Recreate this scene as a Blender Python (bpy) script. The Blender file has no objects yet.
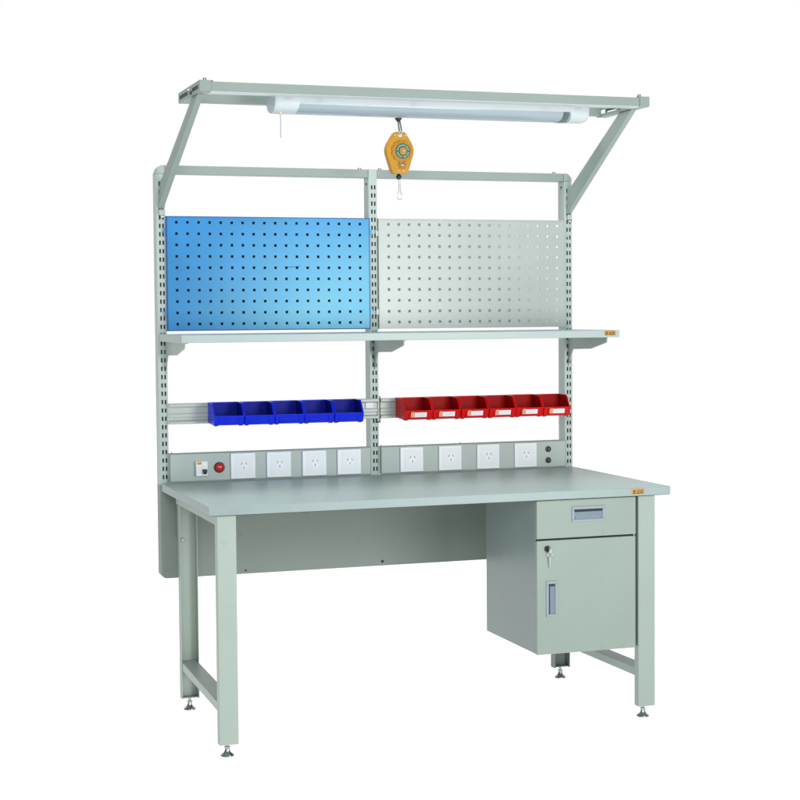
import bpy, bmesh, math, random
from mathutils import Matrix, Vector
random.seed(7)
SC = bpy.context.scene
COL = SC.collection
PI = math.pi
K = 0.001                      # everything below is measured in millimetres

# ------------------------------------------------------------------ materials
def mat(name, col, rough=0.45, metal=0.0, mottle=0.05, mscale=9.0, bump=0.03, bscale=900.0,
        coat=0.0, spec=0.5, tint=None, emit=None, trans=0.0, grain=0.0, gscale=420.0, coat_rough=0.1, spots=0.0):
    m = bpy.data.materials.new(name); m.use_nodes = True
    nt = m.node_tree; N = nt.nodes; L = nt.links
    b = N['Principled BSDF']
    b.inputs['Roughness'].default_value = rough
    b.inputs['Metallic'].default_value = metal
    b.inputs['Coat Weight'].default_value = coat
    b.inputs['Coat Roughness'].default_value = coat_rough
    b.inputs['Specular IOR Level'].default_value = spec
    b.inputs['Transmission Weight'].default_value = trans
    if tint: b.inputs['Specular Tint'].default_value = (*tint, 1)
    tc = N.new('ShaderNodeTexCoord')
    no = N.new('ShaderNodeTexNoise'); no.inputs['Scale'].default_value = mscale
    no.inputs['Detail'].default_value = 6.0; no.inputs['Roughness'].default_value = 0.62
    L.new(tc.outputs['Object'], no.inputs['Vector'])
    cr = N.new('ShaderNodeValToRGB')
    lo = tuple(c * (1 - mottle) for c in col); hi = tuple(min(1, c * (1 + mottle)) for c in col)
    cr.color_ramp.elements[0].position = 0.3; cr.color_ramp.elements[0].color = (*lo, 1)
    cr.color_ramp.elements[1].position = 0.7; cr.color_ramp.elements[1].color = (*hi, 1)
    L.new(no.outputs['Fac'], cr.inputs['Fac'])
    out = cr.outputs['Color']
    if grain:
        n2 = N.new('ShaderNodeTexNoise'); n2.inputs['Scale'].default_value = gscale
        n2.inputs['Detail'].default_value = 2.0
        L.new(tc.outputs['Object'], n2.inputs['Vector'])
        mr = N.new('ShaderNodeMapRange')
        mr.inputs['From Min'].default_value = 0.3; mr.inputs['From Max'].default_value = 0.7
        mr.inputs['To Min'].default_value = 1 - grain; mr.inputs['To Max'].default_value = 1 + grain
        L.new(n2.outputs['Fac'], mr.inputs['Value'])
        mx = N.new('ShaderNodeVectorMath'); mx.operation = 'SCALE'
        L.new(out, mx.inputs[0]); L.new(mr.outputs['Result'], mx.inputs['Scale'])
        out = mx.outputs['Vector']
    if spots:                                     # sparse faint smudges and rub marks
        n4 = N.new('ShaderNodeTexNoise'); n4.inputs['Scale'].default_value = 26.0
        n4.inputs['Detail'].default_value = 3.0; n4.inputs['Distortion'].default_value = 0.6
        L.new(tc.outputs['Object'], n4.inputs['Vector'])
        m4 = N.new('ShaderNodeMapRange'); m4.inputs['From Min'].default_value = 0.66; m4.inputs['From Max'].default_value = 0.74
        m4.inputs['To Min'].default_value = 1.0; m4.inputs['To Max'].default_value = 1.0 - spots
        L.new(n4.outputs['Fac'], m4.inputs['Value'])
        s4 = N.new('ShaderNodeVectorMath'); s4.operation = 'SCALE'
        L.new(out, s4.inputs[0]); L.new(m4.outputs['Result'], s4.inputs['Scale']); out = s4.outputs['Vector']
    L.new(out, b.inputs['Base Color'])
    rr = N.new('ShaderNodeMapRange')
    rr.inputs['To Min'].default_value = max(0.02, rough - 0.06); rr.inputs['To Max'].default_value = rough + 0.06
    L.new(no.outputs['Fac'], rr.inputs['Value']); L.new(rr.outputs['Result'], b.inputs['Roughness'])
    if bump:
        n3 = N.new('ShaderNodeTexNoise'); n3.inputs['Scale'].default_value = bscale
        L.new(tc.outputs['Object'], n3.inputs['Vector'])
        bu = N.new('ShaderNodeBump'); bu.inputs['Strength'].default_value = bump
        bu.inputs['Distance'].default_value = 0.001
        L.new(n3.outputs['Fac'], bu.inputs['Height']); L.new(bu.outputs['Normal'], b.inputs['Normal'])
    if emit:
        b.inputs['Emission Color'].default_value = (*emit[0], 1); b.inputs['Emission Strength'].default_value = emit[1]
    return m

PAINT = (0.338, 0.408, 0.364)
M = {}
M['paint'] = mat('powder_paint', PAINT, 0.42, mottle=0.035, mscale=4, bump=0.05, bscale=700, grain=0.024, spots=0.08)
M['paint_post'] = mat('powder_paint_upright', (0.395, 0.47, 0.45), 0.42, mottle=0.03, mscale=6, bump=0.04, bscale=700, grain=0.015)
M['paint_dark'] = mat('powder_paint_shaded', (0.205, 0.253, 0.224), 0.5, mottle=0.05, mscale=5, bump=0.05, bscale=700, grain=0.040, spots=0.08)  # darker copy of the paint: shade under the worktop put into colour
M['paint_falloff'] = mat('powder_paint_falloff', (0.278, 0.342, 0.306), 0.42, mottle=0.035, mscale=4, bump=0.05, bscale=700, grain=0.015)  # same paint made darker: light falloff to the right put into colour
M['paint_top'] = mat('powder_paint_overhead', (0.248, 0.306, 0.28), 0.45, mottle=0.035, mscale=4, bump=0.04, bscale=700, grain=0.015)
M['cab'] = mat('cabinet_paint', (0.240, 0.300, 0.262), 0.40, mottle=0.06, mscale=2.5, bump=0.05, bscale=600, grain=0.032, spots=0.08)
M['cab_shaded'] = mat('cabinet_paint_shaded', (0.195, 0.255, 0.245), 0.30, mottle=0.07, mscale=4, bump=0.05, bscale=600, grain=0.048, spots=0.08)  # darker copy of the cabinet paint, with the side's shade in it
M['laminate'] = mat('worktop_laminate', (0.355, 0.458, 0.43), 0.36, mottle=0.045, mscale=7, bump=0.04, bscale=500, grain=0.040, spots=0.08, gscale=260)
M['laminate_edge'] = mat('worktop_edge_band', (0.262, 0.335, 0.33), 0.4, mottle=0.04, mscale=7, bump=0.03, grain=0.02)
M['shelf'] = mat('shelf_laminate', (0.36, 0.442, 0.43), 0.42, mottle=0.03, mscale=7, bump=0.03)
M['blue_sheet'] = mat('blue_enamel_sheet', (0.006, 0.165, 0.50), 0.31, mottle=0.14, mscale=3.5, bump=0.02, spec=1.0, tint=(0.44, 0.95, 0.74), coat=0.12, coat_rough=0.28, grain=0.03)
M['blue_edge'] = mat('blue_enamel_edge', (0.008, 0.085, 0.32), 0.4, mottle=0.05, spec=0.3)
M['scuff_blue'] = mat('rubbed_enamel', (0.012, 0.14, 0.42), 0.5, mottle=0.2, mscale=120, bump=0)
M['grey_sheet'] = mat('grey_enamel_sheet', (0.385, 0.435, 0.41), 0.31, mottle=0.04, mscale=5, bump=0.02, spec=0.75, grain=0.03)
M['back_dark'] = mat('dark_hole_backdrop', (0.006, 0.008, 0.02), 0.8, mottle=0.1)  # darkness seen through the blue panel's holes, as a colour
M['back_grey'] = mat('grey_backing', (0.30, 0.33, 0.33), 0.8, mottle=0.1)
M['back_pale'] = mat('pale_backing', (0.86, 0.88, 0.88), 0.8, mottle=0.03)
M['bounce_blocker'] = mat('dark_underside', (0.045, 0.040, 0.030), 0.8, mottle=0.2, mscale=40, grain=0.1)
M['blue_bin'] = mat('blue_polypropylene', (0.003, 0.020, 0.66), 0.38, mottle=0.10, mscale=30, bump=0.06, bscale=300, spec=0.25)
M['blue_bin_in'] = mat('blue_polypropylene_shaded', (0.002, 0.008, 0.27), 0.5, mottle=0.12, mscale=30, bump=0.06, bscale=300, spec=0.15)  # darker copy of the blue: shade inside the bins painted in
M['red_bin'] = mat('red_polypropylene', (0.58, 0.0015, 0.002), 0.38, mottle=0.10, mscale=30, bump=0.06, bscale=300, spec=0.22)
M['red_bin_in'] = mat('red_polypropylene_shaded', (0.33, 0.001, 0.0015), 0.5, mottle=0.12, mscale=30, bump=0.06, bscale=300, spec=0.15)  # darker copy of the red: shade inside the bins painted in
M['white_plastic'] = mat('white_plastic', (0.80, 0.85, 0.88), 0.32, mottle=0.02, bump=0.01)
M['white_key'] = mat('white_plastic_inset', (0.75, 0.80, 0.84), 0.35, mottle=0.02, bump=0.01)
M['socket_slot'] = mat('socket_slot', (0.16, 0.20, 0.20), 0.6, mottle=0.1)
M['lamp_white'] = mat('lamp_white', (0.50, 0.55, 0.565), 0.35, mottle=0.02, bump=0.01)
M['lamp_end'] = mat('lamp_end_shade', (0.40, 0.47, 0.49), 0.4, mottle=0.03, bump=0.01)  # darker lamp white: shade of the left end face put into colour
M['alu'] = mat('pale_aluminium', (0.62, 0.65, 0.66), 0.35, metal=0.35, mottle=0.03, bump=0.02)
M['rail'] = mat('painted_aluminium_rail', (0.44, 0.48, 0.45), 0.33, mottle=0.03, bump=0.02)
M['chrome'] = mat('chrome', (0.40, 0.425, 0.43), 0.22, metal=1.0, mottle=0.10, mscale=40, bump=0.03)
M['steel'] = mat('zinc_steel', (0.36, 0.38, 0.38), 0.34, metal=0.9, mottle=0.2, mscale=60, bump=0.03)
M['black'] = mat('black_plastic', (0.008, 0.008, 0.01), 0.4, mottle=0.2)
M['gap'] = mat('shadow_gap', (0.022, 0.024, 0.022), 0.8, mottle=0.2)  # colour for painted shadow in gaps
M['slotblack'] = mat('black_parts_and_slot_shade', (0.02, 0.022, 0.02), 0.55, mottle=0.3, mscale=60)
M['orange'] = mat('orange_enamel', (0.50, 0.24, 0.013), 0.40, mottle=0.08, mscale=40, bump=0.06, bscale=400, spec=0.3)
M['orange_dark'] = mat('orange_enamel_relief', (0.36, 0.145, 0.008), 0.42, mottle=0.1, mscale=40, bump=0.05)
M['orange_drum'] = mat('orange_enamel_drum', (0.43, 0.195, 0.011), 0.42, mottle=0.1, mscale=40, bump=0.06, bscale=400, spec=0.3)
M['green'] = mat('green_label', (0.004, 0.11, 0.06), 0.4, mottle=0.05)
M['print_white'] = mat('white_print', (0.75, 0.78, 0.75), 0.5, mottle=0.02, bump=0)
M['yellow'] = mat('yellow_sticker', (0.43, 0.225, 0.015), 0.45, mottle=0.06, mscale=60, bump=0)
M['ink'] = mat('dark_print', (0.03, 0.018, 0.01), 0.6, mottle=0.2, bump=0)
M['orange_ink'] = mat('orange_print', (0.80, 0.23, 0.02), 0.5, mottle=0.05, bump=0)
M['grey_ink'] = mat('grey_print', (0.45, 0.47, 0.52), 0.6, mottle=0.05, bump=0)
M['paper'] = mat('white_card', (0.80, 0.82, 0.86), 0.55, mottle=0.02, bump=0)
M['red_lens'] = mat('red_lens', (0.55, 0.008, 0.006), 0.2, mottle=0.06, mscale=60, bump=0, coat=0.5)
M['handle'] = mat('blue_grey_plastic', (0.235, 0.295, 0.33), 0.4, mottle=0.03, bump=0.02)
M['handle_in'] = mat('blue_grey_plastic_recess_shade', (0.135, 0.19, 0.23), 0.45, mottle=0.04, bump=0.02)  # darker copy of the handle plastic: recess shade put into colour
M['ring_grey'] = mat('smoked_plastic', (0.075, 0.10, 0.115), 0.3, mottle=0.25, mscale=50, bump=0.02)
M['ivory'] = mat('ivory_plastic', (0.55, 0.50, 0.34), 0.4, mottle=0.05)
M['cord'] = mat('grey_cord', (0.30, 0.34, 0.35), 0.6, mottle=0.15, mscale=200)
M['wire'] = mat('steel_wire', (0.50, 0.53, 0.55), 0.3, metal=0.8, mottle=0.15, mscale=200)

def diffuser_mat():
    m = mat('frosted_diffuser', (0.375, 0.455, 0.50), 0.22, mottle=0.03, bump=0.01, coat=0.4)
    nt = m.node_tree; N = nt.nodes; L = nt.links
    b = N['Principled BSDF']; o = N['Material Output']
    t = N.new('ShaderNodeBsdfTransparent'); t.inputs['Color'].default_value = (0.86, 0.92, 0.95, 1)
    mx = N.new('ShaderNodeMixShader'); mx.inputs['Fac'].default_value = 0.74
    L.new(t.outputs[0], mx.inputs[1]); L.new(b.outputs[0], mx.inputs[2]); L.new(mx.outputs[0], o.inputs['Surface'])
    return m
M['diffuser'] = diffuser_mat()
def graded_backing():
    m = mat('graded_hole_backdrop', (0.3, 0.33, 0.33), 0.8, mottle=0.05)  # brightness seen through the holes painted as a gradient
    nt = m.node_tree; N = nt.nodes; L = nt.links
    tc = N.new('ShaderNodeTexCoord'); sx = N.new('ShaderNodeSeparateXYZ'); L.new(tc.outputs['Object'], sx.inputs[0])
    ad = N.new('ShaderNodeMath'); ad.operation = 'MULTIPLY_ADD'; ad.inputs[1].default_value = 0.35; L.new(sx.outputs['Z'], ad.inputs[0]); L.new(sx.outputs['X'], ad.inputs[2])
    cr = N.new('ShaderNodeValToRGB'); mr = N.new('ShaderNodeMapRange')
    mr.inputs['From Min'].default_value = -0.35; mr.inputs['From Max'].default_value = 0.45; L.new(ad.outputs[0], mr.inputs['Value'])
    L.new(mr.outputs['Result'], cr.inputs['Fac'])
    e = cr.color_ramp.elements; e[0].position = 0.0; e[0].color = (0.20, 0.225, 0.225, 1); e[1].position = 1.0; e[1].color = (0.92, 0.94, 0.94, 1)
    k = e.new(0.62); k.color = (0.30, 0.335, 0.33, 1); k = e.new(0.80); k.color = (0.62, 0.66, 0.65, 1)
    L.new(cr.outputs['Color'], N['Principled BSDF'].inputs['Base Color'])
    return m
M['back_graded'] = graded_backing()

def sweep_mat():
    m = bpy.data.materials.new('glowing_white_sweep'); m.use_nodes = True
    b = m.node_tree.nodes['Principled BSDF']
    b.inputs['Base Color'].default_value = (0.30, 0.30, 0.30, 1); b.inputs['Roughness'].default_value = 1.0
    b.inputs['Specular IOR Level'].default_value = 0.0
    b.inputs['Emission Color'].default_value = (1, 1, 1, 1); b.inputs['Emission Strength'].default_value = 1.0  # added glow keeps the floor pure white and free of shadows
    return m
M['sweep'] = sweep_mat()

# ------------------------------------------------------------------ mesh builder
WORLD = {}                     # object name -> world origin in mm

class MB:
    def __init__(s): s.bm = bmesh.new()
    def box(s, x0, x1, y0, y1, z0, z1):
        v = [s.bm.verts.new(p) for p in ((x0,y0,z0),(x1,y0,z0),(x1,y1,z0),(x0,y1,z0),(x0,y0,z1),(x1,y0,z1),(x1,y1,z1),(x0,y1,z1))]
        for f in ((0,3,2,1),(4,5,6,7),(0,1,5,4),(1,2,6,5),(2,3,7,6),(3,0,4,7)): s.bm.faces.new([v[i] for i in f])
        return s
    def prism(s, poly, axis, a, b, shear=None):
        """poly: 2-D outline; axis 'x': (y,z) swept x a..b; 'y': (x,z) swept y; 'z': (x,y) swept z"""
        def P(p, t):
            if axis == 'x': return (t, p[0], p[1])
            if axis == 'y': return (p[0], t, p[1])
            return (p[0], p[1], t)
        A = [s.bm.verts.new(P(p, a + (shear(p) if shear else 0))) for p in poly]
        B = [s.bm.verts.new(P(p, b + (shear(p) if shear else 0))) for p in poly]
        n = len(poly)
        s.bm.faces.new(A); s.bm.faces.new(B[::-1])
        for i in range(n):
            j = (i + 1) % n; s.bm.faces.new((A[j], A[i], B[i], B[j]))
        return s
    def lathe(s, prof, c, axis='z', n=28):
        """prof: list of (radius, height) along axis from point c"""
        rings = []
        for r, h in prof:
            ring = []
            for k in range(n):
                a = 2 * PI * k / n; u, w = r * math.cos(a), r * math.sin(a)
                p = (c[0]+u, c[1]+w, c[2]+h) if axis == 'z' else ((c[0]+u, c[1]+h, c[2]+w) if axis == 'y' else (c[0]+h, c[1]+u, c[2]+w))
                ring.append(s.bm.verts.new(p))
            rings.append(ring)
        for i in range(len(rings) - 1):
            for k in range(n):
                s.bm.faces.new((rings[i][k], rings[i][(k+1) % n], rings[i+1][(k+1) % n], rings[i+1][k]))
        s.bm.faces.new(rings[0][::-1]); s.bm.faces.new(rings[-1])
        return s
    def tube(s, pts, r, n=10, closed=False):
        pts = [Vector(p) for p in pts]; rings = []; m = len(pts)
        for i, p in enumerate(pts):
            a = pts[i-1] if (i > 0 or closed) else p
            b = pts[(i+1) % m] if (i < m-1 or closed) else p
            d = (b - a).normalized()
            ref = Vector((0,1,0)) if abs(d.y) < 0.9 else Vector((1,0,0))
            u = d.cross(ref).normalized(); w = d.cross(u)
            rings.append([s.bm.verts.new(p + u*r*math.cos(2*PI*k/n) + w*r*math.sin(2*PI*k/n)) for k in range(n)])
        for i in range(m if closed else m-1):
            j = (i+1) % m
            for k in range(n):
                s.bm.faces.new((rings[i][k], rings[i][(k+1)%n], rings[j][(k+1)%n], rings[j][k]))
        if not closed:
            s.bm.faces.new(rings[0][::-1]); s.bm.faces.new(rings[-1])
        return s
    def sheet(s, x0, x1, z0, z1, y, cols, rows, hw, hh, thick=0):
        """vertical sheet in the xz plane with rectangular holes centred on cols x rows"""
        xs = sorted([x0, x1] + [c-hw for c in cols] + [c+hw for c in cols])
        zs = sorted([z0, z1] + [c-hh for c in rows] + [c+hh for c in rows])
        hc = set(xs.index(c-hw) for c in cols); hr = set(zs.index(c-hh) for c in rows)
        f0 = {}
        for d in ((0, thick) if thick else (0,)):
            V = {(i, j): s.bm.verts.new((x, y+d, z)) for i, x in enumerate(xs) for j, z in enumerate(zs)}
            f0[d] = V
            for i in range(len(xs)-1):
                for j in range(len(zs)-1):
                    if i in hc and j in hr: continue
                    q = [V[i,j], V[i+1,j], V[i+1,j+1], V[i,j+1]]
                    s.bm.faces.new(q if d == 0 else q[::-1])
        if thick:
            A, B = f0[0], f0[thick]
            for i in hc:
                for j in hr:
                    loop = [(i,j),(i+1,j),(i+1,j+1),(i,j+1)]
                    for k in range(4):
                        p, q = loop[k], loop[(k+1) % 4]
                        s.bm.faces.new((A[p], B[p], B[q], A[q]))
            I, J = len(xs)-1, len(zs)-1
            rim = [(i,0) for i in range(I)] + [(I,j) for j in range(J)] + [(i,J) for i in range(I,0,-1)] + [(0,j) for j in range(J,0,-1)]
            for k in range(len(rim)):
                p, q = rim[k], rim[(k+1) % len(rim)]
                s.bm.faces.new((A[q], B[q], B[p], A[p]))
        return s
    def build(s, name, m, parent=None, bevel=0, seg=2, smooth=False, origin=None):
        bm = s.bm
        bm.verts.ensure_lookup_table()
        bmesh.ops.recalc_face_normals(bm, faces=bm.faces) if bevel >= 0 else None
        xs = [v.co for v in bm.verts]
        lo = Vector([min(c[i] for c in xs) for i in range(3)]); hi = Vector([max(c[i] for c in xs) for i in range(3)])
        o = Vector(origin) if origin else Vector(((lo.x+hi.x)/2, (lo.y+hi.y)/2, lo.z))
        for v in bm.verts: v.co = (v.co - o) * K
        me = bpy.data.meshes.new(name); bm.to_mesh(me); bm.free()
        for p in me.polygons: p.use_smooth = bool(smooth)
        me.materials.append(M[m])
        ob = bpy.data.objects.new(name, me); COL.objects.link(ob)
        if smooth:
            md = ob.modifiers.new('edges', 'EDGE_SPLIT'); md.split_angle = math.radians(38)
        if bevel > 0:
            md = ob.modifiers.new('bevel', 'BEVEL'); md.width = bevel*K; md.segments = seg
            md.limit_method = 'ANGLE'; md.angle_limit = math.radians(30)
        WORLD[ob.name] = o
        if parent is not None:
            ob.parent = parent; ob.location = (o - WORLD[parent.name]) * K
        else: ob.location = o * K
        return ob

def tag(o, label, cat, group=None):
    o['label'] = label; o['category'] = cat
    if group: o['group'] = group
    return o
def thing(name, label, cat, loc, group=None):
    o = bpy.data.objects.new(name, None); COL.objects.link(o); o.empty_display_size = 0.05
    o.location = Vector(loc) * K; WORLD[o.name] = Vector(loc)
    return tag(o, label, cat, group)
def copy_tree(o, parent=None):
    c = o.copy(); COL.objects.link(c)
    if parent: c.parent = parent
    for ch in list(o.children): copy_tree(ch, c)
    return c
def arc(cx, cz, r, a0, a1, n=8):
    return [(cx + r*math.cos(math.radians(a0+(a1-a0)*i/n)), cz + r*math.sin(math.radians(a0+(a1-a0)*i/n))) for i in range(n+1)]

# ------------------------------------------------------------------ setting
fl = MB(); n = 64
vs = [fl.bm.verts.new((750+14000*math.cos(2*PI*k/n), 400+14000*math.sin(2*PI*k/n), -2)) for k in range(n)]
fl.bm.faces.new(vs)
floor = fl.build('floor', 'sweep'); floor['kind'] = 'structure'

# ------------------------------------------------------------------ workbench
H, T = 745.7, 26.4             # worktop height and thickness
UB = H - T
bench = thing('workbench', 'grey-green steel workbench with laminate worktop, slotted uprights and overhead frame', 'workbench', (750, 380, 0))

wt = MB().box(0, 1500, 0, 727, UB, H).build('worktop', 'laminate', bench, bevel=2.2, seg=3)
wt.data.materials.append(M['laminate_edge'])
for p in wt.data.polygons:
    if p.normal.z < 0.9: p.material_index = 1

MB().box(3, 1497, 3, 724, UB-1.2, UB-0.05).build('bounce_blocker', 'bounce_blocker', wt)  # unseen dark sheet added to cut light bounced onto the back panel

def sticker(x0, x1, y, z0, z1, parent):
    st = MB().box(x0, x1, y-0.8, y+0.2, z0, z1).build('warning_sticker', 'yellow', parent)
    w, h = x1-x0, z1-z0
    p = MB()
    yy = y-1.0
    p.prism([(x0+w*.08, z0+h*.40), (x0+w*.30, z0+h*.40), (x0+w*.19, z0+h*.84)], 'y', yy, yy+.15)
    for a, b, c, d in ((.08,.30,.12,.26),(.40,.93,.64,.72),(.40,.93,.50,.56),(.40,.60,.14,.34),(.64,.93,.18,.34)):
        p.box(x0+w*a, x0+w*b, yy, yy+.15, z0+h*c, z0+h*d)
    p.build('print', 'ink', st)
    return st
sticker(1363.5, 1406, 0, 724.0, 742.0, wt)

def foot(x, y, parent):
    # chrome bell-shaped levelling foot on a threaded stem
    m = MB().lathe([(0.5,0),(19.5,0),(21,2),(20.5,4),(17,6.5),(12,10),(8.5,15),(7,20),(6.5,22),(9,23),(9,29),(5,30),(5,44),(0.5,44)], (x, y, 0), n=32)
    return m.build('foot', 'chrome', parent, smooth=True)
LB = 38.5
def leg(x0, x1, y0, y1, m='paint'):
    l = MB().box(x0, x1, y0, y1, LB, UB-1.4).build('leg', m, bench, bevel=2.5, seg=3)
    foot((x0+x1)/2, y0+28, l)
    return l
LX0, LX1, RX0, RX1 = 27, 85, 1394, 1452.5
RI = 14
leg(LX0, LX1, 15, 45); leg(RX0, RX1, 15, 45, 'paint_falloff')
def rear_leg(x0, x1, m='paint'):
    # channel section, open towards the front
    prof = [(x0,632),(x0+2.2,632),(x0+2.2,666.8),(x1-2.2,666.8),(x1-2.2,632),(x1,632),(x1,669),(x0,669)]
    l = MB().prism(prof, 'z', LB, UB-1.4).build('leg', m, bench, bevel=.7)
    MB().box(x0+2.6, x1-2.6, 640, 666.4, LB+2, LB+5).build('foot_plate', 'paint_dark', l)
    foot((x0+x1)/2, 653, l)
rear_leg(LX0+RI, LX1+RI); rear_leg(RX0-RI, RX1-RI, 'paint_dark')  # right leg takes the darker paint for shade by the cabinet
# brackets on the rear legs, bolt heads
for xa, xb, xe in ((LX0+RI+6, LX1+RI-6, LX0+RI+12), (RX0-RI+6, RX1-RI-6, RX0-RI+12)):
    MB().box(xa, xb, 669.5, 729, 560, 700).build('leg_bracket', 'paint_dark', bench, bevel=1)
    MB().lathe([(6.5,0),(6.5,-3),(5,-4.5),(.5,-4.8)], (xe+2, 666.6, 562), 'y', 16).build('bolt', 'steel', bench, smooth=True)
# rails under the worktop and low stretchers
MB().box(LX0+2, LX1-4, 45.5, 631.5, 687, UB-1.5).build('side_rail', 'paint', bench, bevel=1.5)
MB().box(1432, RX1-2, 45.5, 631.5, 687, UB-1.5).build('side_rail', 'paint', bench, bevel=1.5)
def stretcher(xf0, xf1, xr0, xr1, m_='paint'):
    m = MB(); b = m.bm
    z0, z1 = 134, 161.5
    c = [(xf0,45.4,z0),(xf1,45.4,z0),(xr1,666.3,z0),(xr0,666.3,z0)]
    A = [b.verts.new(p) for p in c]; B = [b.verts.new((p[0],p[1],z1)) for p in c]
    b.faces.new(A[::-1]); b.faces.new(B)
    for i in range(4):
        j = (i+1) % 4; b.faces.new((A[i], A[j], B[j], B[i]))
    m.build('stretcher', m_, bench, bevel=2, seg=2)
stretcher(LX0+2, LX1-2, LX0+RI+3, LX1+RI-3)
stretcher(RX0+2, RX1-2, RX0-RI+3, RX1-RI-3, 'paint_falloff')

# back panel with rounded lower corners
ZB = 427.5
poly = arc(15, ZB+18, 18, 180, 270) + arc(1478, ZB+18, 18, 270, 360) + [(1496, 739), (-3, 739)]
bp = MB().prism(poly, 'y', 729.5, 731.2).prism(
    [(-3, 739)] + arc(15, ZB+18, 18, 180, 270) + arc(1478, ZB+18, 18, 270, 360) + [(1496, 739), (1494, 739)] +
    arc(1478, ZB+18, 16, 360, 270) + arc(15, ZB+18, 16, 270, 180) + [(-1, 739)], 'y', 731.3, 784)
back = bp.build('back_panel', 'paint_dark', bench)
for x, z, r in ((770, 442, 5.0), (283, 438.5, 3.2)):
    MB().lathe([(r,0),(r,-1.2),(r*.7,-1.8),(.3,-1.8)], (x, 729.4, z), 'y', 18).build('screw_hole', 'black', back, smooth=True)

# slotted uprights
ZT0, ZT1 = 1768.5, 1797
def upright(x0, x1, ztop, slot0=1735):
    m = MB()
    cols = [x0+11.3, x0+22.0]
    rows = [slot0 - 27.7*i for i in range(int((slot0-764)/27.7)+1)]
    m.sheet(x0, x1, 739.5, ztop, 731.8, cols, rows, 2.7, 7.2)
    b = m.bm
    V = [b.verts.new(p) for p in ((x0,731.8,739.5),(x1,731.8,739.5),(x1,784,739.5),(x0,784,739.5),(x0,731.8,ztop),(x1,731.8,ztop),(x1,784,ztop),(x0,784,ztop))]
    for f in ((0,3,2,1),(4,5,6,7),(1,2,6,5),(2,3,7,6),(3,0,4,7)): b.faces.new([V[i] for i in f])
    return m.build('upright', 'paint_post', bench)
u1 = upright(-3, 27, ZT0-0.8); u2 = upright(732, 762, ZT1); u3 = upright(1466, 1496, ZT0-0.8)
# top rail in two lengths, with rounded end caps
MB().box(28, 731, 733, 783, ZT0, ZT1-0.8).build('top_rail', 'paint_top', bench, bevel=1.5)
MB().box(763, 1465, 733, 783, ZT0, ZT1-0.8).build('top_rail', 'paint_top', bench, bevel=1.5)
R0 = 22
MB().prism([(-3, ZT0)] + [(-3, ZT0+3)] + arc(-3+26, ZT1-23, 23*1.0, 172, 90)[0:] + [(27, ZT1), (27, ZT0)], 'y', 731.5, 784).build('end_cap', 'paint', bench, bevel=1)
MB().prism([(1496, ZT0), (1466, ZT0), (1466, ZT1), (1476, ZT1), (1486, ZT1-5), (1494, ZT1-15), (1496.5, ZT1-21)], 'y', 731.5, 784).build('end_cap', 'paint', bench, bevel=1.5)
def bolt(x, y, z, r=5.5, h=6):
    MB().lathe([(r*1.5,0),(r*1.5,1.2),(r,1.3),(r,h-1),(r*.75,h),(.3,h)], (x,y,z), 'z', 12).build('bolt', 'steel', bench, smooth=True)
for x in (42, 704, 777, 1432): bolt(x, 745, ZT1-0.8)
for x0 in (732, 1466):   # dark bolt on the inner side of the upright
    MB().lathe([(4,0),(4,-1.5),(.3,-1.8)], (x0, 757, 1748), 'x', 14).build('bolt', 'slotblack', bench, smooth=True)

# overhead frame
RZ0, RZ1, RF, RB = 1970.4, 2003, 187, 511
AL0, AL1, AR0, AR1 = 31.8, 65.5, 1489.3, 1523
def arm(x0, x1, through):
    m = MB()
    slots = [(RF+26, RF+116), (RF+178, RB-14)]
    def web(x, t):
        # web plate in the yz plane with two long slots
        ys = sorted([RF, RB] + [v for s_ in slots for v in s_]); z4 = [RZ0, RZ0+9, RZ1-11, RZ1]
        for i in range(len(ys)-1):
            hole = (ys[i], ys[i+1]) in slots
            for j in range(3):
                if hole and j == 1: continue
                m.box(x, x+t, ys[i], ys[i+1], z4[j], z4[j+1])
    web(x0, 2.0)
    if through: web(x1-2.0, 2.0)
    else: m.box(x1-2.0, x1, RF, RB, RZ0, RZ1)
    m.box(x0+2, x1-2, RF, RB, RZ1-2, RZ1); m.box(x0+2, x1-2, RF, RB, RZ0, RZ0+2)
    m.box(x0+2, x1-2, RF, RF+2, RZ0+2, RZ1-2)
    bmesh.ops.remove_doubles(m.bm, verts=m.bm.verts, dist=0.01)
    return m.build('overhead_arm', 'paint_top', bench)
a1 = arm(AL0, AL1, False); a2 = arm(AR0, AR1, True)
# dark sheets added for the shade inside the left channel's slots
MB().box(AL0+3, AL0+5, RF+20, RF+125, RZ0+6, RZ1-8).build('channel_shade', 'slotblack', a1)
MB().box(AL0+3, AL0+5, RF+170, RB-10, RZ0+6, RZ1-8).build('channel_shade', 'slotblack', a1)
MB().lathe([(9,0),(9,-2),(6,-2.2),(6,-7),(4,-8),(.3,-8)], (AL0, RF+150, RZ0+17), 'x', 12).build('bolt', 'steel', a1, smooth=True)
MB().lathe([(6,0),(6,-3),(.3,-3.5)], (AL0, RF+128, RZ0+9), 'x', 12).build('bolt', 'slotblack', a1, smooth=True)
MB().lathe([(7,0),(7,-3),(4,-6),(.3,-6.5)], (AR0, RF+152, RZ0+16), 'x', 12).build('bolt', 'slotblack', a2, smooth=True)
MB().box(AL1+.5, AR0-.5, RF+2.5, RF+36, RZ0+1.5, RZ1-3.5).build('overhead_bar', 'paint_top', bench, bevel=1.5)
MB().box(AL1+1, AR0-1, RF+6, RF+56, RZ0-1.2, RZ0+1.2).build('lit_underside', 'lamp_white', bench)  # white strip added: the bar's brightly lit underside painted on
MB().box(AL1+.5, AR0-.5, RB-36, RB-3, RZ0+2.5, RZ1-2.5).build('overhead_bar', 'paint_top', bench, bevel=1.5)
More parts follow.
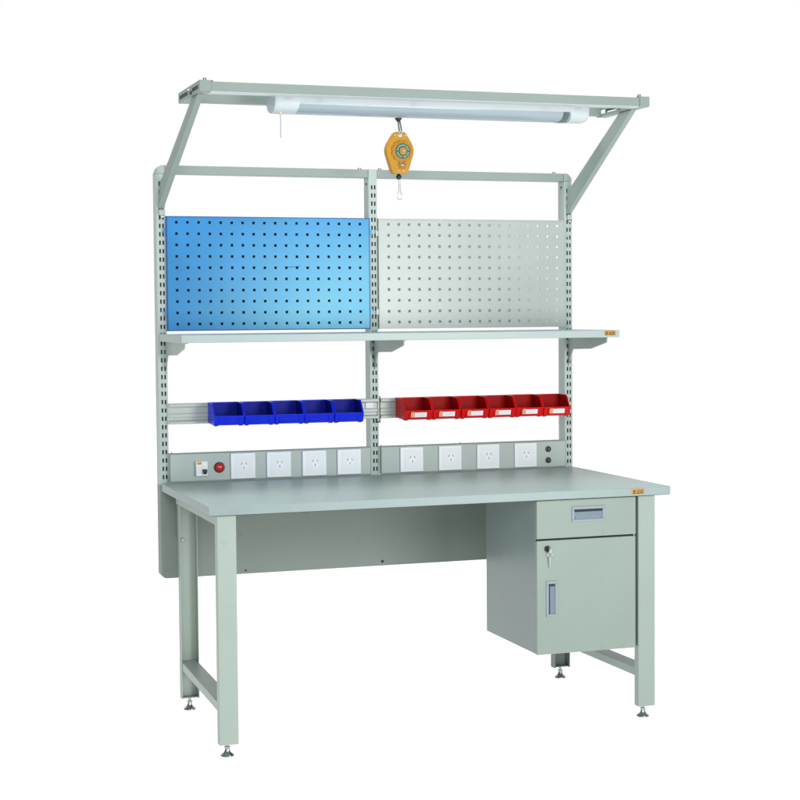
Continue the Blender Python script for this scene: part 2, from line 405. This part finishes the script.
for x in (430, 739, 1190):
    MB().box(x-11, x+11, RF+36.5, RB-36.5, 1982, 1986).build('lamp_strap', 'paint_dark', bench)
for x in (AL0+18, AR0+4): bolt(x, RF+16, RZ1, 5.5, 9)
MB().lathe([(4,0),(4,4),(.3,4.5)], (AL1+6, RF+16, RZ1-3.5), 'z', 12).build('bolt', 'black', bench, smooth=True)

def brace(xb, xt, w):
    poly = [(346, RZ0-.6), (256, RZ0-.6), (716, 1661), (731.2, 1652), (731.2, 1745), (706, 1744)]
    m = MB().prism(poly, 'x', xb, xb+w, shear=lambda p: (xt-xb)*max(0, min(1, (p[1]-1700)/(RZ0-1700))))
    return m.build('brace', 'paint_top', bench, bevel=1.5)
b1 = brace(3, 40, 19); b2 = brace(1474, 1493, 19)
for bb, x in ((b1, 12), (b2, 1484)):
    MB().box(x-8, x+8, 722, 731, 1632, 1650).build('hook', 'paint_post', bb, bevel=2)
    MB().lathe([(6,0),(6,-4),(4,-5),(.3,-5)], (x+3, 728, 1628), 'y', 12).build('bolt', 'steel', bb, smooth=True)

# ------------------------------------------------------------------ shelf on brackets
SY = 360
sh = thing('shelf', 'pale grey shelf board on three steel brackets under the perforated panels', 'shelf', (750, 545, 1216))
bd = MB().box(0, 1500, SY, 726, 1216, 1240.3).build('board', 'shelf', sh, bevel=1.8, seg=3)
sticker(1444, 1484.5, SY, 1222.5, 1239, bd)
def bracket(x):
    poly = [(731, 1215.4), (418, 1215.4), (418, 1198), (545, 1174), (690, 1170), (704, 1152), (731, 1108)]
    m = MB().prism(poly, 'x', x-1.5, x+1.5)
    m.box(x+1.5, x+16, 440, 700, 1212.5, 1215.4)
    return m.build('bracket', 'paint', sh)
bracket(22); bracket(748); bracket(1481)

# ------------------------------------------------------------------ perforated panels
def pegboard(name, label, x0, x1, h0, sheet_m, edge_m, back_m, tab_m, back_x1, back_d):
    Z0, Z1, Yf = 1249.6, 1628.9, 722
    t = thing(name, label, 'pegboard', ((x0+x1)/2, Yf, Z0))
    cols = [h0 + 37.35*i for i in range(18)]; rows = [1608.6 - 37.35*i for i in range(10)]
    MB().sheet(x0, x1, Z0, Z1, Yf, cols, rows, 4.4, 4.4, 1.5).build('sheet', sheet_m, t)
    m = MB()
    m.box(x0, x0+1.5, Yf+1.7, Yf+20, Z0, Z1).box(x1-1.5, x1, Yf+1.7, Yf+20, Z0, Z1)
    m.box(x0+1.6, x1-1.6, Yf+1.7, Yf+20, Z1-1.5, Z1).box(x0+1.6, x1-1.6, Yf+1.7, Yf+20, Z0, Z0+1.5)
    m.build('folded_rim', edge_m, t)
    MB().box(x0+2, back_x1, Yf+back_d, Yf+back_d+2, Z0+2, Z1-2).build('hole_backdrop', back_m, t)  # added sheet; the tone seen through the holes is its colour
    e = MB()
    e.box(x0, x1, Yf-1.2, Yf-.1, Z1-2.6, Z1).box(x0, x1, Yf-1.2, Yf-.1, Z0, Z0+3.2)
    e.box(x0, x0+3.0, Yf-1.2, Yf-.1, Z0+3.2, Z1-2.6).box(x1-2.4, x1, Yf-1.2, Yf-.1, Z0+3.2, Z1-2.6)
    e.build('rolled_edge', edge_m, t)
    for z in (1578, 1308):
        MB().box(x0-9, x0-.2, Yf+1.8, Yf+4, z-9, z+9).build('hook_tab', tab_m, t)
        MB().box(x1+.2, x1+9, Yf+1.8, Yf+4, z-9, z+9).build('hook_tab', tab_m, t)
    return t
peg_b = pegboard('pegboard', 'glossy blue perforated steel panel hung on the left half of the uprights', 27.5, 731.5, 61.5, 'blue_sheet', 'blue_edge', 'back_dark', 'blue_sheet', 729.5, 9)
pegboard('pegboard', 'grey perforated steel panel hung on the right half of the uprights', 763.5, 1466, 799.5, 'grey_sheet', 'grey_sheet', 'back_graded', 'grey_sheet', 1464, 3.0)
MB().tube([(440, 721.9, 1461), (462, 721.8, 1463), (484, 721.9, 1465)], 1.1, 6).build('scuff', 'scuff_blue', peg_b)

# ------------------------------------------------------------------ bin rails
def rail(x0, x1, label):
    t = thing('bin_rail', label, 'rail', ((x0+x1)/2, 722, 941), 'rails that carry the storage bins')
    prof = [(731,941),(731,1010),(716,1010),(714,1007),(714,1000),(716,998),(722,997),(724,994),(724,976),(721,975),(720,973),(720,965),(721,963),(724,962),(724,954),(722,952),(716,951),(714,949),(714,943),(716,941)]
    MB().prism(prof, 'x', x0, x1).build('profile', 'rail', t)
    return t
r1 = rail(27.6, 756.5, 'grey aluminium rail behind the blue bins on the left')
r2 = rail(765.5, 1466, 'grey aluminium rail behind the red bins on the right')
MB().box(757, 760.8, 709, 713, 932, 1018).box(750, 760.8, 709, 713, 927, 931.9).build('end_stop', 'black', r1, bevel=.8)
MB().box(711, 738, 719.0, 719.8, 977, 996).build('tag', 'paper', r1)

# ------------------------------------------------------------------ storage bins
BW, PITCH, ZBIN = 100.6, 103.2, 939.0
def make_bin(name, m, label, cat, x, group, card):
    t = thing(name, label, cat, (x, 712, ZBIN), group)
    o = lambda p: (p[0]+x, p[1]+712, p[2]+ZBIN)
    mb = MB(); b = mb.bm
    W = BW
    prof = [(0,4),(-88,0),(-93,2),(-101,31),(-94,34),(-74,64),(-66,70.5),(0,71.5)]
    for xa in (0, W-2.2): mb.prism([(p[0]+712, p[1]+ZBIN) for p in prof], 'x', x+xa, x+xa+2.2)
    mb.prism([(712, ZBIN+4), (712, ZBIN+71.5), (709.5, ZBIN+71.5), (709.5, ZBIN+4)], 'x', x+2.2, x+W-2.2)          # back
    mb.prism([(709.5, ZBIN+4), (624, ZBIN), (624, ZBIN+2.5), (709.5, ZBIN+6.5)], 'x', x+2.2, x+W-2.2)               # bottom
    mb.prism([(624, ZBIN), (619, ZBIN+2), (611, ZBIN+31), (613.5, ZBIN+31.5), (621, ZBIN+4), (624, ZBIN+2.5)], 'x', x+2.2, x+W-2.2)   # front
    # rolled rim along the side walls
    for xa in (-0.8, W-3.8):
        rim = [(-101.5,28),(-94.5,35),(-74.5,65.5),(-66,72),(0,73),(0,69),(-65,68.5),(-72,63),(-92,32.5),(-99,27)]
        mb.prism([(p[0]+712, p[1]+ZBIN) for p in rim], 'x', x+xa, x+xa+4.6)
    mb.box(x+4, x+W-4, 707, 713, ZBIN+69.5, ZBIN+73)                     # back rim
    # raised frame on the front wall and moulded feet
    def fr(x0_, x1_, a0, a1, d):
        f = lambda s_: (619-8*(s_-2)/29, s_)
        y0, z0 = f(a0); y1, z1 = f(a1)
        mb.prism([(y0, ZBIN+z0), (y0-d, ZBIN+z0), (y1-d, ZBIN+z1), (y1, ZBIN+z1)], 'x', x+x0_, x+x1_)
    fr(.5, W-.5, 25, 32, 3.4); fr(15, 19.5, 4, 25, 3.2); fr(W-19.5, W-15, 4, 25, 3.2); fr(19.5, W-19.5, 3.2, 6.5, 3.2); fr(.5, 4, 2.5, 25, 2.0); fr(W-4, W-.5, 2.5, 25, 2.0)
    for xa in (2, W-15): mb.prism([(640, ZBIN+1), (621, ZBIN+.3), (628, ZBIN-2.6), (636, ZBIN-2.6)], 'x', x+xa, x+xa+12)
    for zz in (18, 40):                                                     # side ribs
        mb.box(x-1.2, x, 640, 706, ZBIN+zz, ZBIN+zz+2.5)
    tr = mb.build('tray', m, t, bevel=0.7, seg=2)
    tr.data.materials.append(M[m + '_in'])  # inner faces take the darker copy with the painted shade
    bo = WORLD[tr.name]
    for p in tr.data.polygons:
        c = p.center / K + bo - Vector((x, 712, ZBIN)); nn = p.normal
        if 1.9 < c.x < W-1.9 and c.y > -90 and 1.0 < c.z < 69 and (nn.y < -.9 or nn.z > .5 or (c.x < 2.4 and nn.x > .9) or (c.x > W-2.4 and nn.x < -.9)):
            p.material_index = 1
    if card:
        c0, c1 = x+22, x+W-22
        f = lambda s_: 619-8*(s_-2)/29
        def sl(xa, xb, za, zb, d, nm, mm, par):
            return MB().prism([(f(za)-d, ZBIN+za), (f(za)-d-.6, ZBIN+za), (f(zb)-d-.6, ZBIN+zb), (f(zb)-d, ZBIN+zb)], 'x', xa, xb).build(nm, mm, par)
        k = sl(c0, c1, 9, 29.5, 2.4, 'label_card', 'paper', t)
        sl(c0+1.5, c0+12, 10, 28, 3.2, 'stripe', 'orange_ink', k)
        sl(c0+4, c0+8.5, 13, 25, 4.0, 'mark', 'grey_ink', k)
        for za in (14, 20): sl(c0+18, c1-7, za, za+1.0, 3.2, 'printed_line', 'grey_ink', k)
    return t
ordn_b = ['blue plastic bin at the left end of its row of five', 'blue plastic bin second from the left in its row of five', 'blue plastic bin in the middle of its row of five',
          'blue plastic bin second from the right in its row of five', 'blue plastic bin at the right end of its row, beside the white tag']
ordn_r = ['red labelled bin at the left end of its row of six', 'red labelled bin second from the left in its row of six', 'red labelled bin third from the left in its row of six',
          'red labelled bin third from the right in its row of six', 'red labelled bin second from the right in its row of six', 'red labelled bin at the right end, in front of the upright']
p0 = make_bin('blue_bin', 'blue_bin', ordn_b[0], 'storage bin', 157, 'blue storage bins on the left rail', False)
for i in range(1, 5):
    c = copy_tree(p0); c['label'] = ordn_b[i]; c.location = (Vector((157+PITCH*i+random.uniform(-.7,.7), 712, ZBIN+random.uniform(-.5,.3)))) * K; c.rotation_euler.z = math.radians(random.uniform(-.5,.5))
p1 = make_bin('red_bin', 'red_bin', ordn_r[0], 'storage bin', 817, 'red storage bins on the right rail', True)
for i in range(1, 6):
    c = copy_tree(p1); c['label'] = ordn_r[i]; c.location = (Vector((817+PITCH*i+random.uniform(-.7,.7), 712, ZBIN+random.uniform(-.5,.3)))) * K; c.rotation_euler.z = math.radians(random.uniform(-.5,.5))

# ------------------------------------------------------------------ power strips
def socket(cx, parent):
    z0, z1, y = 752.5, 838.5, 714.2
    p = MB().box(cx-42.5, cx+42.5, y-7, y, z0, z1).build('socket', 'white_plastic', parent, bevel=2.5, seg=3)
    MB().box(cx-29, cx+36, y-7.8, y-7.1, z0+7, z1-7).build('insert', 'white_key', p, bevel=.6)
    hx = [(cx+2+15*math.cos(a), z0+43+17*math.sin(a)) for a in [PI/6+PI/3*i for i in range(6)]]
    MB().prism(hx, 'y', y-8.3, y-7.85).build('outlet_face', 'white_plastic', p, bevel=.3)
    s = MB(); yy = y-8.6
    def slit(x, z, a, l=8.5, w=2.4):
        ca, sa = math.cos(a), math.sin(a)
        s.prism([(x+u*ca-v*sa, z+u*sa+v*ca) for u, v in ((-w/2,-l/2),(w/2,-l/2),(w/2,l/2),(-w/2,l/2))], 'y', yy, yy+.3)
    slit(cx-5.5, z0+51, -.52); slit(cx+9.5, z0+51, .52); slit(cx+2, z0+37, 0)
    s.build('pin_slots', 'socket_slot', p)
def strip(x0, x1, label):
    t = thing('power_strip', label, 'power strip', ((x0+x1)/2, 730, H), 'power strips along the back of the worktop')
    MB().box(x0, x1, 717, 731.6, H+1.2, 845).build('housing', 'paint', t, bevel=1.2)
    MB().box(x0+3, x1-3, 714.4, 716.8, H+5, 841).build('face_plate', 'paint_post', t, bevel=.8)
    MB().box(x0+.5, x1-.5, 716.9, 717.5, H+.6, 845.6).build('edge_seam', 'paint_dark', t)
    return t
s1 = strip(25.5, 728, 'left power strip with breaker, red lamp and four white sockets')
s2 = strip(762.3, 1463, 'right power strip with four white sockets and two black jacks')
for cx in (274, 398, 522.5, 646.5): socket(cx, s1)
for cx in (874, 1016.5, 1159.5, 1303): socket(cx, s2)
br = MB().box(112.5, 151.5, 700, 714.2, 767, 816.5).build('circuit_breaker', 'white_plastic', s1, bevel=1.5)
MB().box(116, 130, 699, 699.9, 806, 814).build('orange_mark', 'orange_ink', br)
MB().box(133.5, 148.5, 693, 699.8, 779, 790).box(136, 146, 689, 699.8, 774, 779).build('switch', 'black', br, bevel=1)
MB().box(117, 129, 699.4, 699.9, 780, 781.2).box(117, 129, 699.4, 699.9, 787, 788.2).box(117,127,699.4,699.9,794,795).box(134,147,699.4,699.9,798,799).build('printed_lines', 'grey_ink', br)
MB().box(131.3, 132.2, 699.5, 699.95, 768, 815.5).build('seam', 'grey_ink', br)
pl = MB().lathe([(18,0),(18,-3),(16,-5),(14.6,-5)], (193.5, 714.3, 793), 'y', 36).build('indicator_lamp', 'black', s1, smooth=True)
MB().lathe([(14.3,-5.1),(14.3,-7),(12,-10),(7,-12.5),(.4,-13.3)], (193.5, 714.3, 793), 'y', 36).build('lens', 'red_lens', pl, smooth=True)
for z in (813.5, 774):
    jk = MB().lathe([(10.5,0),(10.5,-3),(9.5,-5),(6,-5.5),(5,-9),(.4,-9.4)], (1392.5, 714.3, z), 'y', 28).build('jack', 'black', s2, smooth=True)
    MB().box(1391, 1395, 704.2, 704.8, z-1, z+1).build('contact', 'steel', jk)
bolt_s = lambda x, p: MB().lathe([(3,0),(3,3),(.3,3.4)], (x, 724, 845.1), 'z', 12).build('screw', 'steel', p, smooth=True)
bolt_s(36, s1); bolt_s(1060, s2); bolt_s(768, s2)

# ------------------------------------------------------------------ drawer cabinet
CX0, CX1, CY0, CY1, CZ0 = 1043.5, 1387, 19, 445, 230.5
cab = thing('drawer_cabinet', 'grey-green steel cabinet with a drawer and door fixed under the worktop', 'cabinet', ((CX0+CX1)/2, (CY0+CY1)/2, CZ0))
MB().box(CX0+1, CX1-1, CY0+19, CY1, CZ0+1, UB-1.5).build('body', 'cab_shaded', cab, bevel=1.5)
MB().box(CX0+5, 1393.6, CY0+18.2, CY0+18.9, CZ0+2, UB-4).build('front_gap_shade', 'gap', cab)  # dark strip added for the shadow between cabinet front and leg
dr = MB().box(CX0, CX1, CY0, CY0+18, 595.0, UB-3.5).build('drawer', 'cab', cab, bevel=2.4, seg=3)
do = MB().box(CX0, CX1-.8, CY0, CY0+18, CZ0, 589.5).build('door', 'cab', cab, bevel=2.4, seg=3)
MB().box(CX1-7, CX1-3, CY0+4, CY0+12, 589.8, 594.7).build('hinge', 'steel', cab)
def pull(x0, x1, z0, z1, parent, fw, vertical):
    y = CY0
    f = MB()
    f.box(x0, x1, y-3.2, y-.1, z1-fw, z1).box(x0, x1, y-3.2, y-.1, z0, z0+fw)
    f.box(x0, x0+fw, y-3.2, y-.1, z0+fw, z1-fw).box(x1-fw, x1, y-3.2, y-.1, z0+fw, z1-fw)
    h = f.build('handle', 'handle', parent, bevel=1.2)
    r = MB()
    a0, a1, c0, c1 = x0+fw+.4, x1-fw-.4, z0+fw+.4, z1-fw-.4
    r.box(a0, a1, y-1.0, y-.2, c0, c1)
    if vertical:
        r.prism([(a0+4, y-1.2), (a1-1.5, y-1.2), (a1-1.5, y-1.8), (a0+10, y-1.8)], 'z', c0+1, c1-10)
    else:
        r.prism([(y-1.2, c0), (y-2.6, c0), (y-1.2, c0+12)], 'x', a0+4, a1-9)
    r.build('recess', 'handle_in', h)
    s = MB()
    if vertical: s.box(a0, a1, y-1.6, y-1.2, c1-7, c1).box(a0, a0+4, y-1.6, y-1.2, c0, c1-7)
    else: s.box(a0, a1, y-1.6, y-1.2, c1-8, c1)
    s.build('grip_gap', 'gap', h)  # flat dark strips stand in for shade behind the grip
pull(1162.7, 1277.3, 643.2, 692, dr, 8.5, False)
pull(1074.3, 1113.2, 349.3, 461.4, do, 8.5, True)
lk = MB().lathe([(10,0),(10,-3),(8.5,-5),(4,-5.2),(.4,-5.2)], (1079, CY0-.1, 564), 'y', 28).build('lock', 'black', do, smooth=True)
key = thing('key', 'small silver key on a ring hanging from the cabinet door lock', 'key', (1081, CY0-8, 511))
MB().box(1078, 1080, CY0-20, CY0-6.6, 557, 571).build('blade', 'steel', key, bevel=.4)
MB().prism(arc(1083, 558, 6, 0, 345, 18), 'y', CY0-15, CY0-13.4).build('bow', 'steel', key)
ring = [(1084+7*math.cos(a), CY0-11+2*math.sin(a), 547+9*math.sin(a)) for a in [2*PI*i/20 for i in range(20)]]
MB().tube(ring, 1.0, 8, True).build('ring', 'wire', key, smooth=True)
MB().prism([(1082,539),(1087,539),(1088,528),(1086,523),(1086,506),(1084.5,503),(1083,506),(1083,523),(1081,528)], 'y', CY0-8, CY0-6.2).build('spare_blade', 'steel', key)

# ------------------------------------------------------------------ lamp
LY0, LY1, LZ = 285, 397, 1979.5
LXA, LXB = 289, 1359
lamp = thing('batten_lamp', 'long white fluorescent lamp under the overhead frame', 'lamp', ((LXA+LXB)/2, 340, 1927))
body = [(LY0, LZ-22.5), (LY0, LZ-2), (LY0+3, LZ), (LY1-3, LZ), (LY1, LZ-3), (LY1, LZ-22.5)]
MB().prism(body, 'x', LXA+40, LXB-40).build('housing', 'lamp_white', lamp, bevel=1)
curve = [(LY0+.5, -22.5), (LY0+3, -33), (LY0+12, -42), (LY0+28, -49), (LY0+48, -52), (LY0+68, -51), (LY0+88, -45), (LY0+102, -36), (LY1-.5, -22.5)]
curve = [(a, LZ+b) for a, b in curve]
def shell(x0, x1, nm, m, t=1.6):
    inner = [(a + (t if a < 341 else -t)*(1 if i in (0, len(curve)-1) else .6), z+t) for i, (a, z) in enumerate(curve)]
    inner[0] = (curve[0][0]+t, curve[0][1]); inner[-1] = (curve[-1][0]-t, curve[-1][1])
    return MB().prism(curve + inner[::-1], 'x', x0, x1).build(nm, m, lamp, smooth=True)
shell(LXA+71, LXB-71, 'diffuser', 'diffuser')
full = curve + [(LY1, LZ-3), (LY1-3, LZ), (LY0+3, LZ), (LY0, LZ-2)]
def cap(x0, x1, out):
    # end cap, its inner lower edge slanting towards the end
    m = MB(); b = m.bm; n_ = len(full)
    cx, cz = 341, LZ-24
    inn = x1 if out < 0 else x0
    end = x0 if out < 0 else x1
    def ring_(x, s, sl=0):
        return [b.verts.new((x + (sl*max(0, min(1, (LZ-22.5-z)/30))*.35), cx+(y-cx)*s, cz+(z-cz)*s)) for y, z in full]
    rs = [ring_(inn, 1.012, out*14), ring_(end - out*14, 1.012), ring_(end - out*4, 1.0 if out < 0 else .93), ring_(end, .96 if out < 0 else .78)]
    for i in range(3):
        for k in range(n_): b.faces.new((rs[i][k], rs[i][(k+1)%n_], rs[i+1][(k+1)%n_], rs[i+1][k]))
    b.faces.new(rs[0]); b.faces.new(rs[-1])
    return m.build('end_cap', 'lamp_white', lamp, smooth=True)
c1 = cap(LXA, LXA+78, -1); c2 = cap(LXB-72, LXB, 1)
MB().prism([(341+(y-341)*.955, LZ-24+(z-LZ+24)*.955) for y, z in full], 'x', LXA-.6, LXA-.1).build('end_face_shade', 'lamp_end', c1)  # plate added to carry the shade of the left end
for xx, cp in ((LXA+30, c1), (LXB-58, c2)):
    MB().box(xx, xx+24, LY0-1.6, LY0-1.2, LZ-8, LZ-6.4).box(xx, xx+24, LY0-1.6, LY0-1.2, LZ-13, LZ-11.4).build('vent_mark', 'grey_ink', cp)
MB().lathe([(13,0),(13,LXB-LXA-190),(.3,LXB-LXA-190)], (LXA+95, 341, LZ-34), 'x', 20).build('tube', 'lamp_white', lamp, smooth=True)
MB().prism([(341+(y-341)*.955, LZ-22.6+(z-LZ+22.5)*.94) for y, z in curve], 'x', LXB-106, LXB-74).build('lamp_holder', 'slotblack', lamp)
MB().prism([(341+(y-341)*1.014, LZ-22.4+(z-LZ+22.5)*1.02) for y, z in curve[:-1]] + [(curve[-1][0], LZ-22.5)], 'x', LXB-98, LXB-76).build('end_ring', 'ring_grey', lamp, smooth=True)
MB().box(LXA+80, LXB-115, LY0+10, LY1-10, LZ-24.6, LZ-23).build('reflector', 'alu', lamp)
for x in (455, 1150): MB().box(x, x+14, LY0+6, LY0+14, LZ+.3, LZ+5).build('clip', 'black', lamp)
pc = MB().lathe([(.4,-11),(4,-10),(6.5,-3),(7,0),(7,4),(.4,4)], (313, 318, 1932.5), 'z', 16).build('pull_switch', 'ivory', lamp, smooth=True)
MB().tube([(313, 318, 1922), (313.3, 318, 1890), (313, 318, 1851)], 1.3, 8).build('cord', 'cord', pc, smooth=True)

# ------------------------------------------------------------------ spring balancer
BX, BY, BZ = 739.5, 430, 1830
bal = thing('spring_balancer', 'orange spring balancer with green dial hanging behind the lamp', 'tool balancer', (BX, BY, 1672))
half = [(13,62),(18,61),(22,56),(40,28),(46,14),(48,2),(46.5,-10),(42,-24),(29,-66),(26,-72),(21,-74)]
outl = [(BX+a, BZ+b) for a, b in half] + [(BX-a, BZ+b) for a, b in half[::-1]]
ca = MB().prism(outl, 'y', BY-14, BY+14).build('case', 'orange', bal, bevel=5, seg=4)
sc_ = []
for k in range(96):
    a = 2*PI*k/96; r = 34 + 1.8*math.cos(11*a); sc_.append((BX+4+r*math.cos(a), BZ-2+r*math.sin(a)))
MB().prism(sc_, 'y', BY-19, BY-14.1).build('drum_cover', 'orange_drum', ca, bevel=1.5)
MB().lathe([(25,0),(25,-1.4),(.4,-1.4)], (BX+7, BY-19.1, BZ-1), 'y', 48).build('dial', 'green', ca, smooth=True)
MB().lathe([(12.5,0),(12.5,-3),(11,-4.5),(.4,-4.5)], (BX+7, BY-20.6, BZ-1), 'y', 32).build('hub', 'orange', ca, smooth=True)
MB().lathe([(5.5,0),(5.5,-2.5),(4,-4),(.4,-4)], (BX+7, BY-25.2, BZ-1), 'y', 20).build('screw', 'steel', ca, smooth=True)
pr = MB()
for k in range(26):
    if k in (0, 13, 19): continue
    a = 2*PI*k/26; ca_, sa_ = math.cos(a), math.sin(a); ln = 3.4 if k % 3 else 5.0; wd = 1.5
    cx_, cz_ = BX+7+19*ca_, BZ-1+19*sa_
    pr.prism([(cx_+u*ca_-v*sa_, cz_+u*sa_+v*ca_) for u, v in ((-ln/2,-wd/2),(ln/2,-wd/2),(ln/2,wd/2),(-ln/2,wd/2))], 'y', BY-20.9, BY-20.6)
pr.build('dial_print', 'print_white', ca)
ge = []
for k in range(64):
    a = 2*PI*k/64; r = 12 + 1.6*math.cos(8*a); ge.append((BX+6+r*math.cos(a), BZ-45+r*math.sin(a)))
MB().prism(ge, 'y', BY-18, BY-14.1).build('tension_knob', 'orange_dark', ca, bevel=1)
MB().lathe([(4.5,0),(4.5,-2),(3,-3),(.4,-3)], (BX+6, BY-18.1, BZ-45), 'y', 18).build('screw', 'steel', ca, smooth=True)
for x, z in ((-5,-62),(12,-62),(-17,52),(19,52)):
    MB().lathe([(3.4,0),(3.4,-1.2),(2,-2),(.4,-2)], (BX+x, BY-14.1, BZ+z), 'y', 16).build('rivet', 'steel', ca, smooth=True)
MB().lathe([(6.5,0),(6.5,-1.0),(.4,-1.0)], (BX, BY-14.1, BZ+52), 'y', 24).build('eyelet', 'paper', ca, smooth=True)
# upper snap hook
MB().tube([(BX-3.2, BY-15, BZ+52), (BX-4, BY-19, BZ+62), (BX-3.6, BY-8, BZ+84), (BX-2.5, BY, BZ+104)], 2.6, 10).tube(
    [(BX+3.2, BY-15, BZ+52), (BX+4, BY-19, BZ+62), (BX+3.6, BY-8, BZ+84), (BX+2.5, BY, BZ+104)], 2.6, 10).box(BX-3, BX+3, BY-20, BY-12, BZ+49, BZ+56).build('snap_hook', 'steel', bal, smooth=True)
MB().lathe([(.4,-2),(4.5,-1),(7,3),(11,8),(12,13),(9,18),(4,40),(.4,41)], (BX-1, BY, BZ+96), 'z', 20).build('swivel', 'black', bal, smooth=True)
MB().lathe([(.4,-9),(5,-8),(8.5,-3),(9,1),(7,6),(3,9),(.4,9)], (BX-1, BY, BZ-83), 'z', 20).build('stopper', 'black', bal, smooth=True)
MB().tube([(BX, BY, BZ-91), (BX+1.5, BY, BZ-108), (BX+1.5, BY, BZ-126)], 3.0, 10).build('ferrule', 'wire', bal, smooth=True)
lp = [(BX+1.5+x, BY, BZ+z) for x, z in ((0,-118),(-4,-132),(-7.5,-145),(-6.5,-154),(0,-157.5),(6.5,-154),(7.5,-145),(4,-132))]
MB().tube(lp, 1.5, 8, True).build('cable_loop', 'wire', bal, smooth=True)

# ------------------------------------------------------------------ light
w = bpy.data.worlds.new('World'); SC.world = w; w.use_nodes = True
nt = w.node_tree; N = nt.nodes; L = nt.links
bg = N['Background']
tc = N.new('ShaderNodeTexCoord')
dt = N.new('ShaderNodeVectorMath'); dt.operation = 'DOT_PRODUCT'; dt.inputs[1].default_value = (math.sin(.30), math.cos(.30), 0)
L.new(tc.outputs['Generated'], dt.inputs[0])
cr = N.new('ShaderNodeValToRGB'); L.new(dt.outputs['Value'], cr.inputs['Fac'])
e = cr.color_ramp.elements
e[0].position = 0.42; e[0].color = (0.235, 0.27, 0.285, 1)
e[1].position = 0.76; e[1].color = (1, 1, 1, 1)
L.new(cr.outputs['Color'], bg.inputs['Color']); bg.inputs['Strength'].default_value = 1.0

def area(name, loc, target, sx, sy, power, col=(1,1,1)):
    l = bpy.data.lights.new(name, 'AREA'); l.shape = 'RECTANGLE'; l.size = sx; l.size_y = sy; l.energy = power; l.color = col
    o = bpy.data.objects.new(name, l); COL.objects.link(o)
    o.location = loc; d = Vector(target) - Vector(loc)
    o.rotation_euler = d.to_track_quat('-Z', 'Y').to_euler()
    return o
area('softbox', (-1.0, -4.3, 2.3), (0.7, 0.4, 1.0), 1.5, 1.2, 80, (1.0, 1.0, 0.985))
area('side_softbox', (1.62, -2.35, 1.15), (0.70, 0.72, 1.3), 0.9, 1.1, 42, (1.0, 1.0, 0.99))
area('overhead_softbox', (0.4, 0.2, 4.2), (0.75, 0.4, 0.75), 1.8, 1.4, 80, (0.97, 1.0, 1.0))

# ------------------------------------------------------------------ camera (solved from the photograph)
yaw, pitch, roll, f = 0.32824639, -0.04895348, -0.00779831, 1658.8122
fw = Vector((math.sin(yaw)*math.cos(pitch), math.cos(yaw)*math.cos(pitch), math.sin(pitch)))
rt = Vector((math.cos(yaw), -math.sin(yaw), 0)); up = rt.cross(fw)
r2 = math.cos(roll)*rt + math.sin(roll)*up; u2 = -math.sin(roll)*rt + math.cos(roll)*up
cd = bpy.data.cameras.new('camera'); cam = bpy.data.objects.new('camera', cd); COL.objects.link(cam)
mt = Matrix((( r2.x, u2.x, -fw.x, -1.02303), (r2.y, u2.y, -fw.y, -4.71196), (r2.z, u2.z, -fw.z, 1.30799), (0,0,0,1)))
cam.matrix_world = mt
cd.sensor_width = 36; cd.lens = f/800*36
cd.shift_x = (400-397.4434)/800; cd.shift_y = (393.0179-400)/800
cd.clip_start = 0.05; cd.clip_end = 200
SC.camera = cam
SC.view_settings.view_transform = 'Standard'; SC.view_settings.look = 'None'; SC.view_settings.exposure = 0
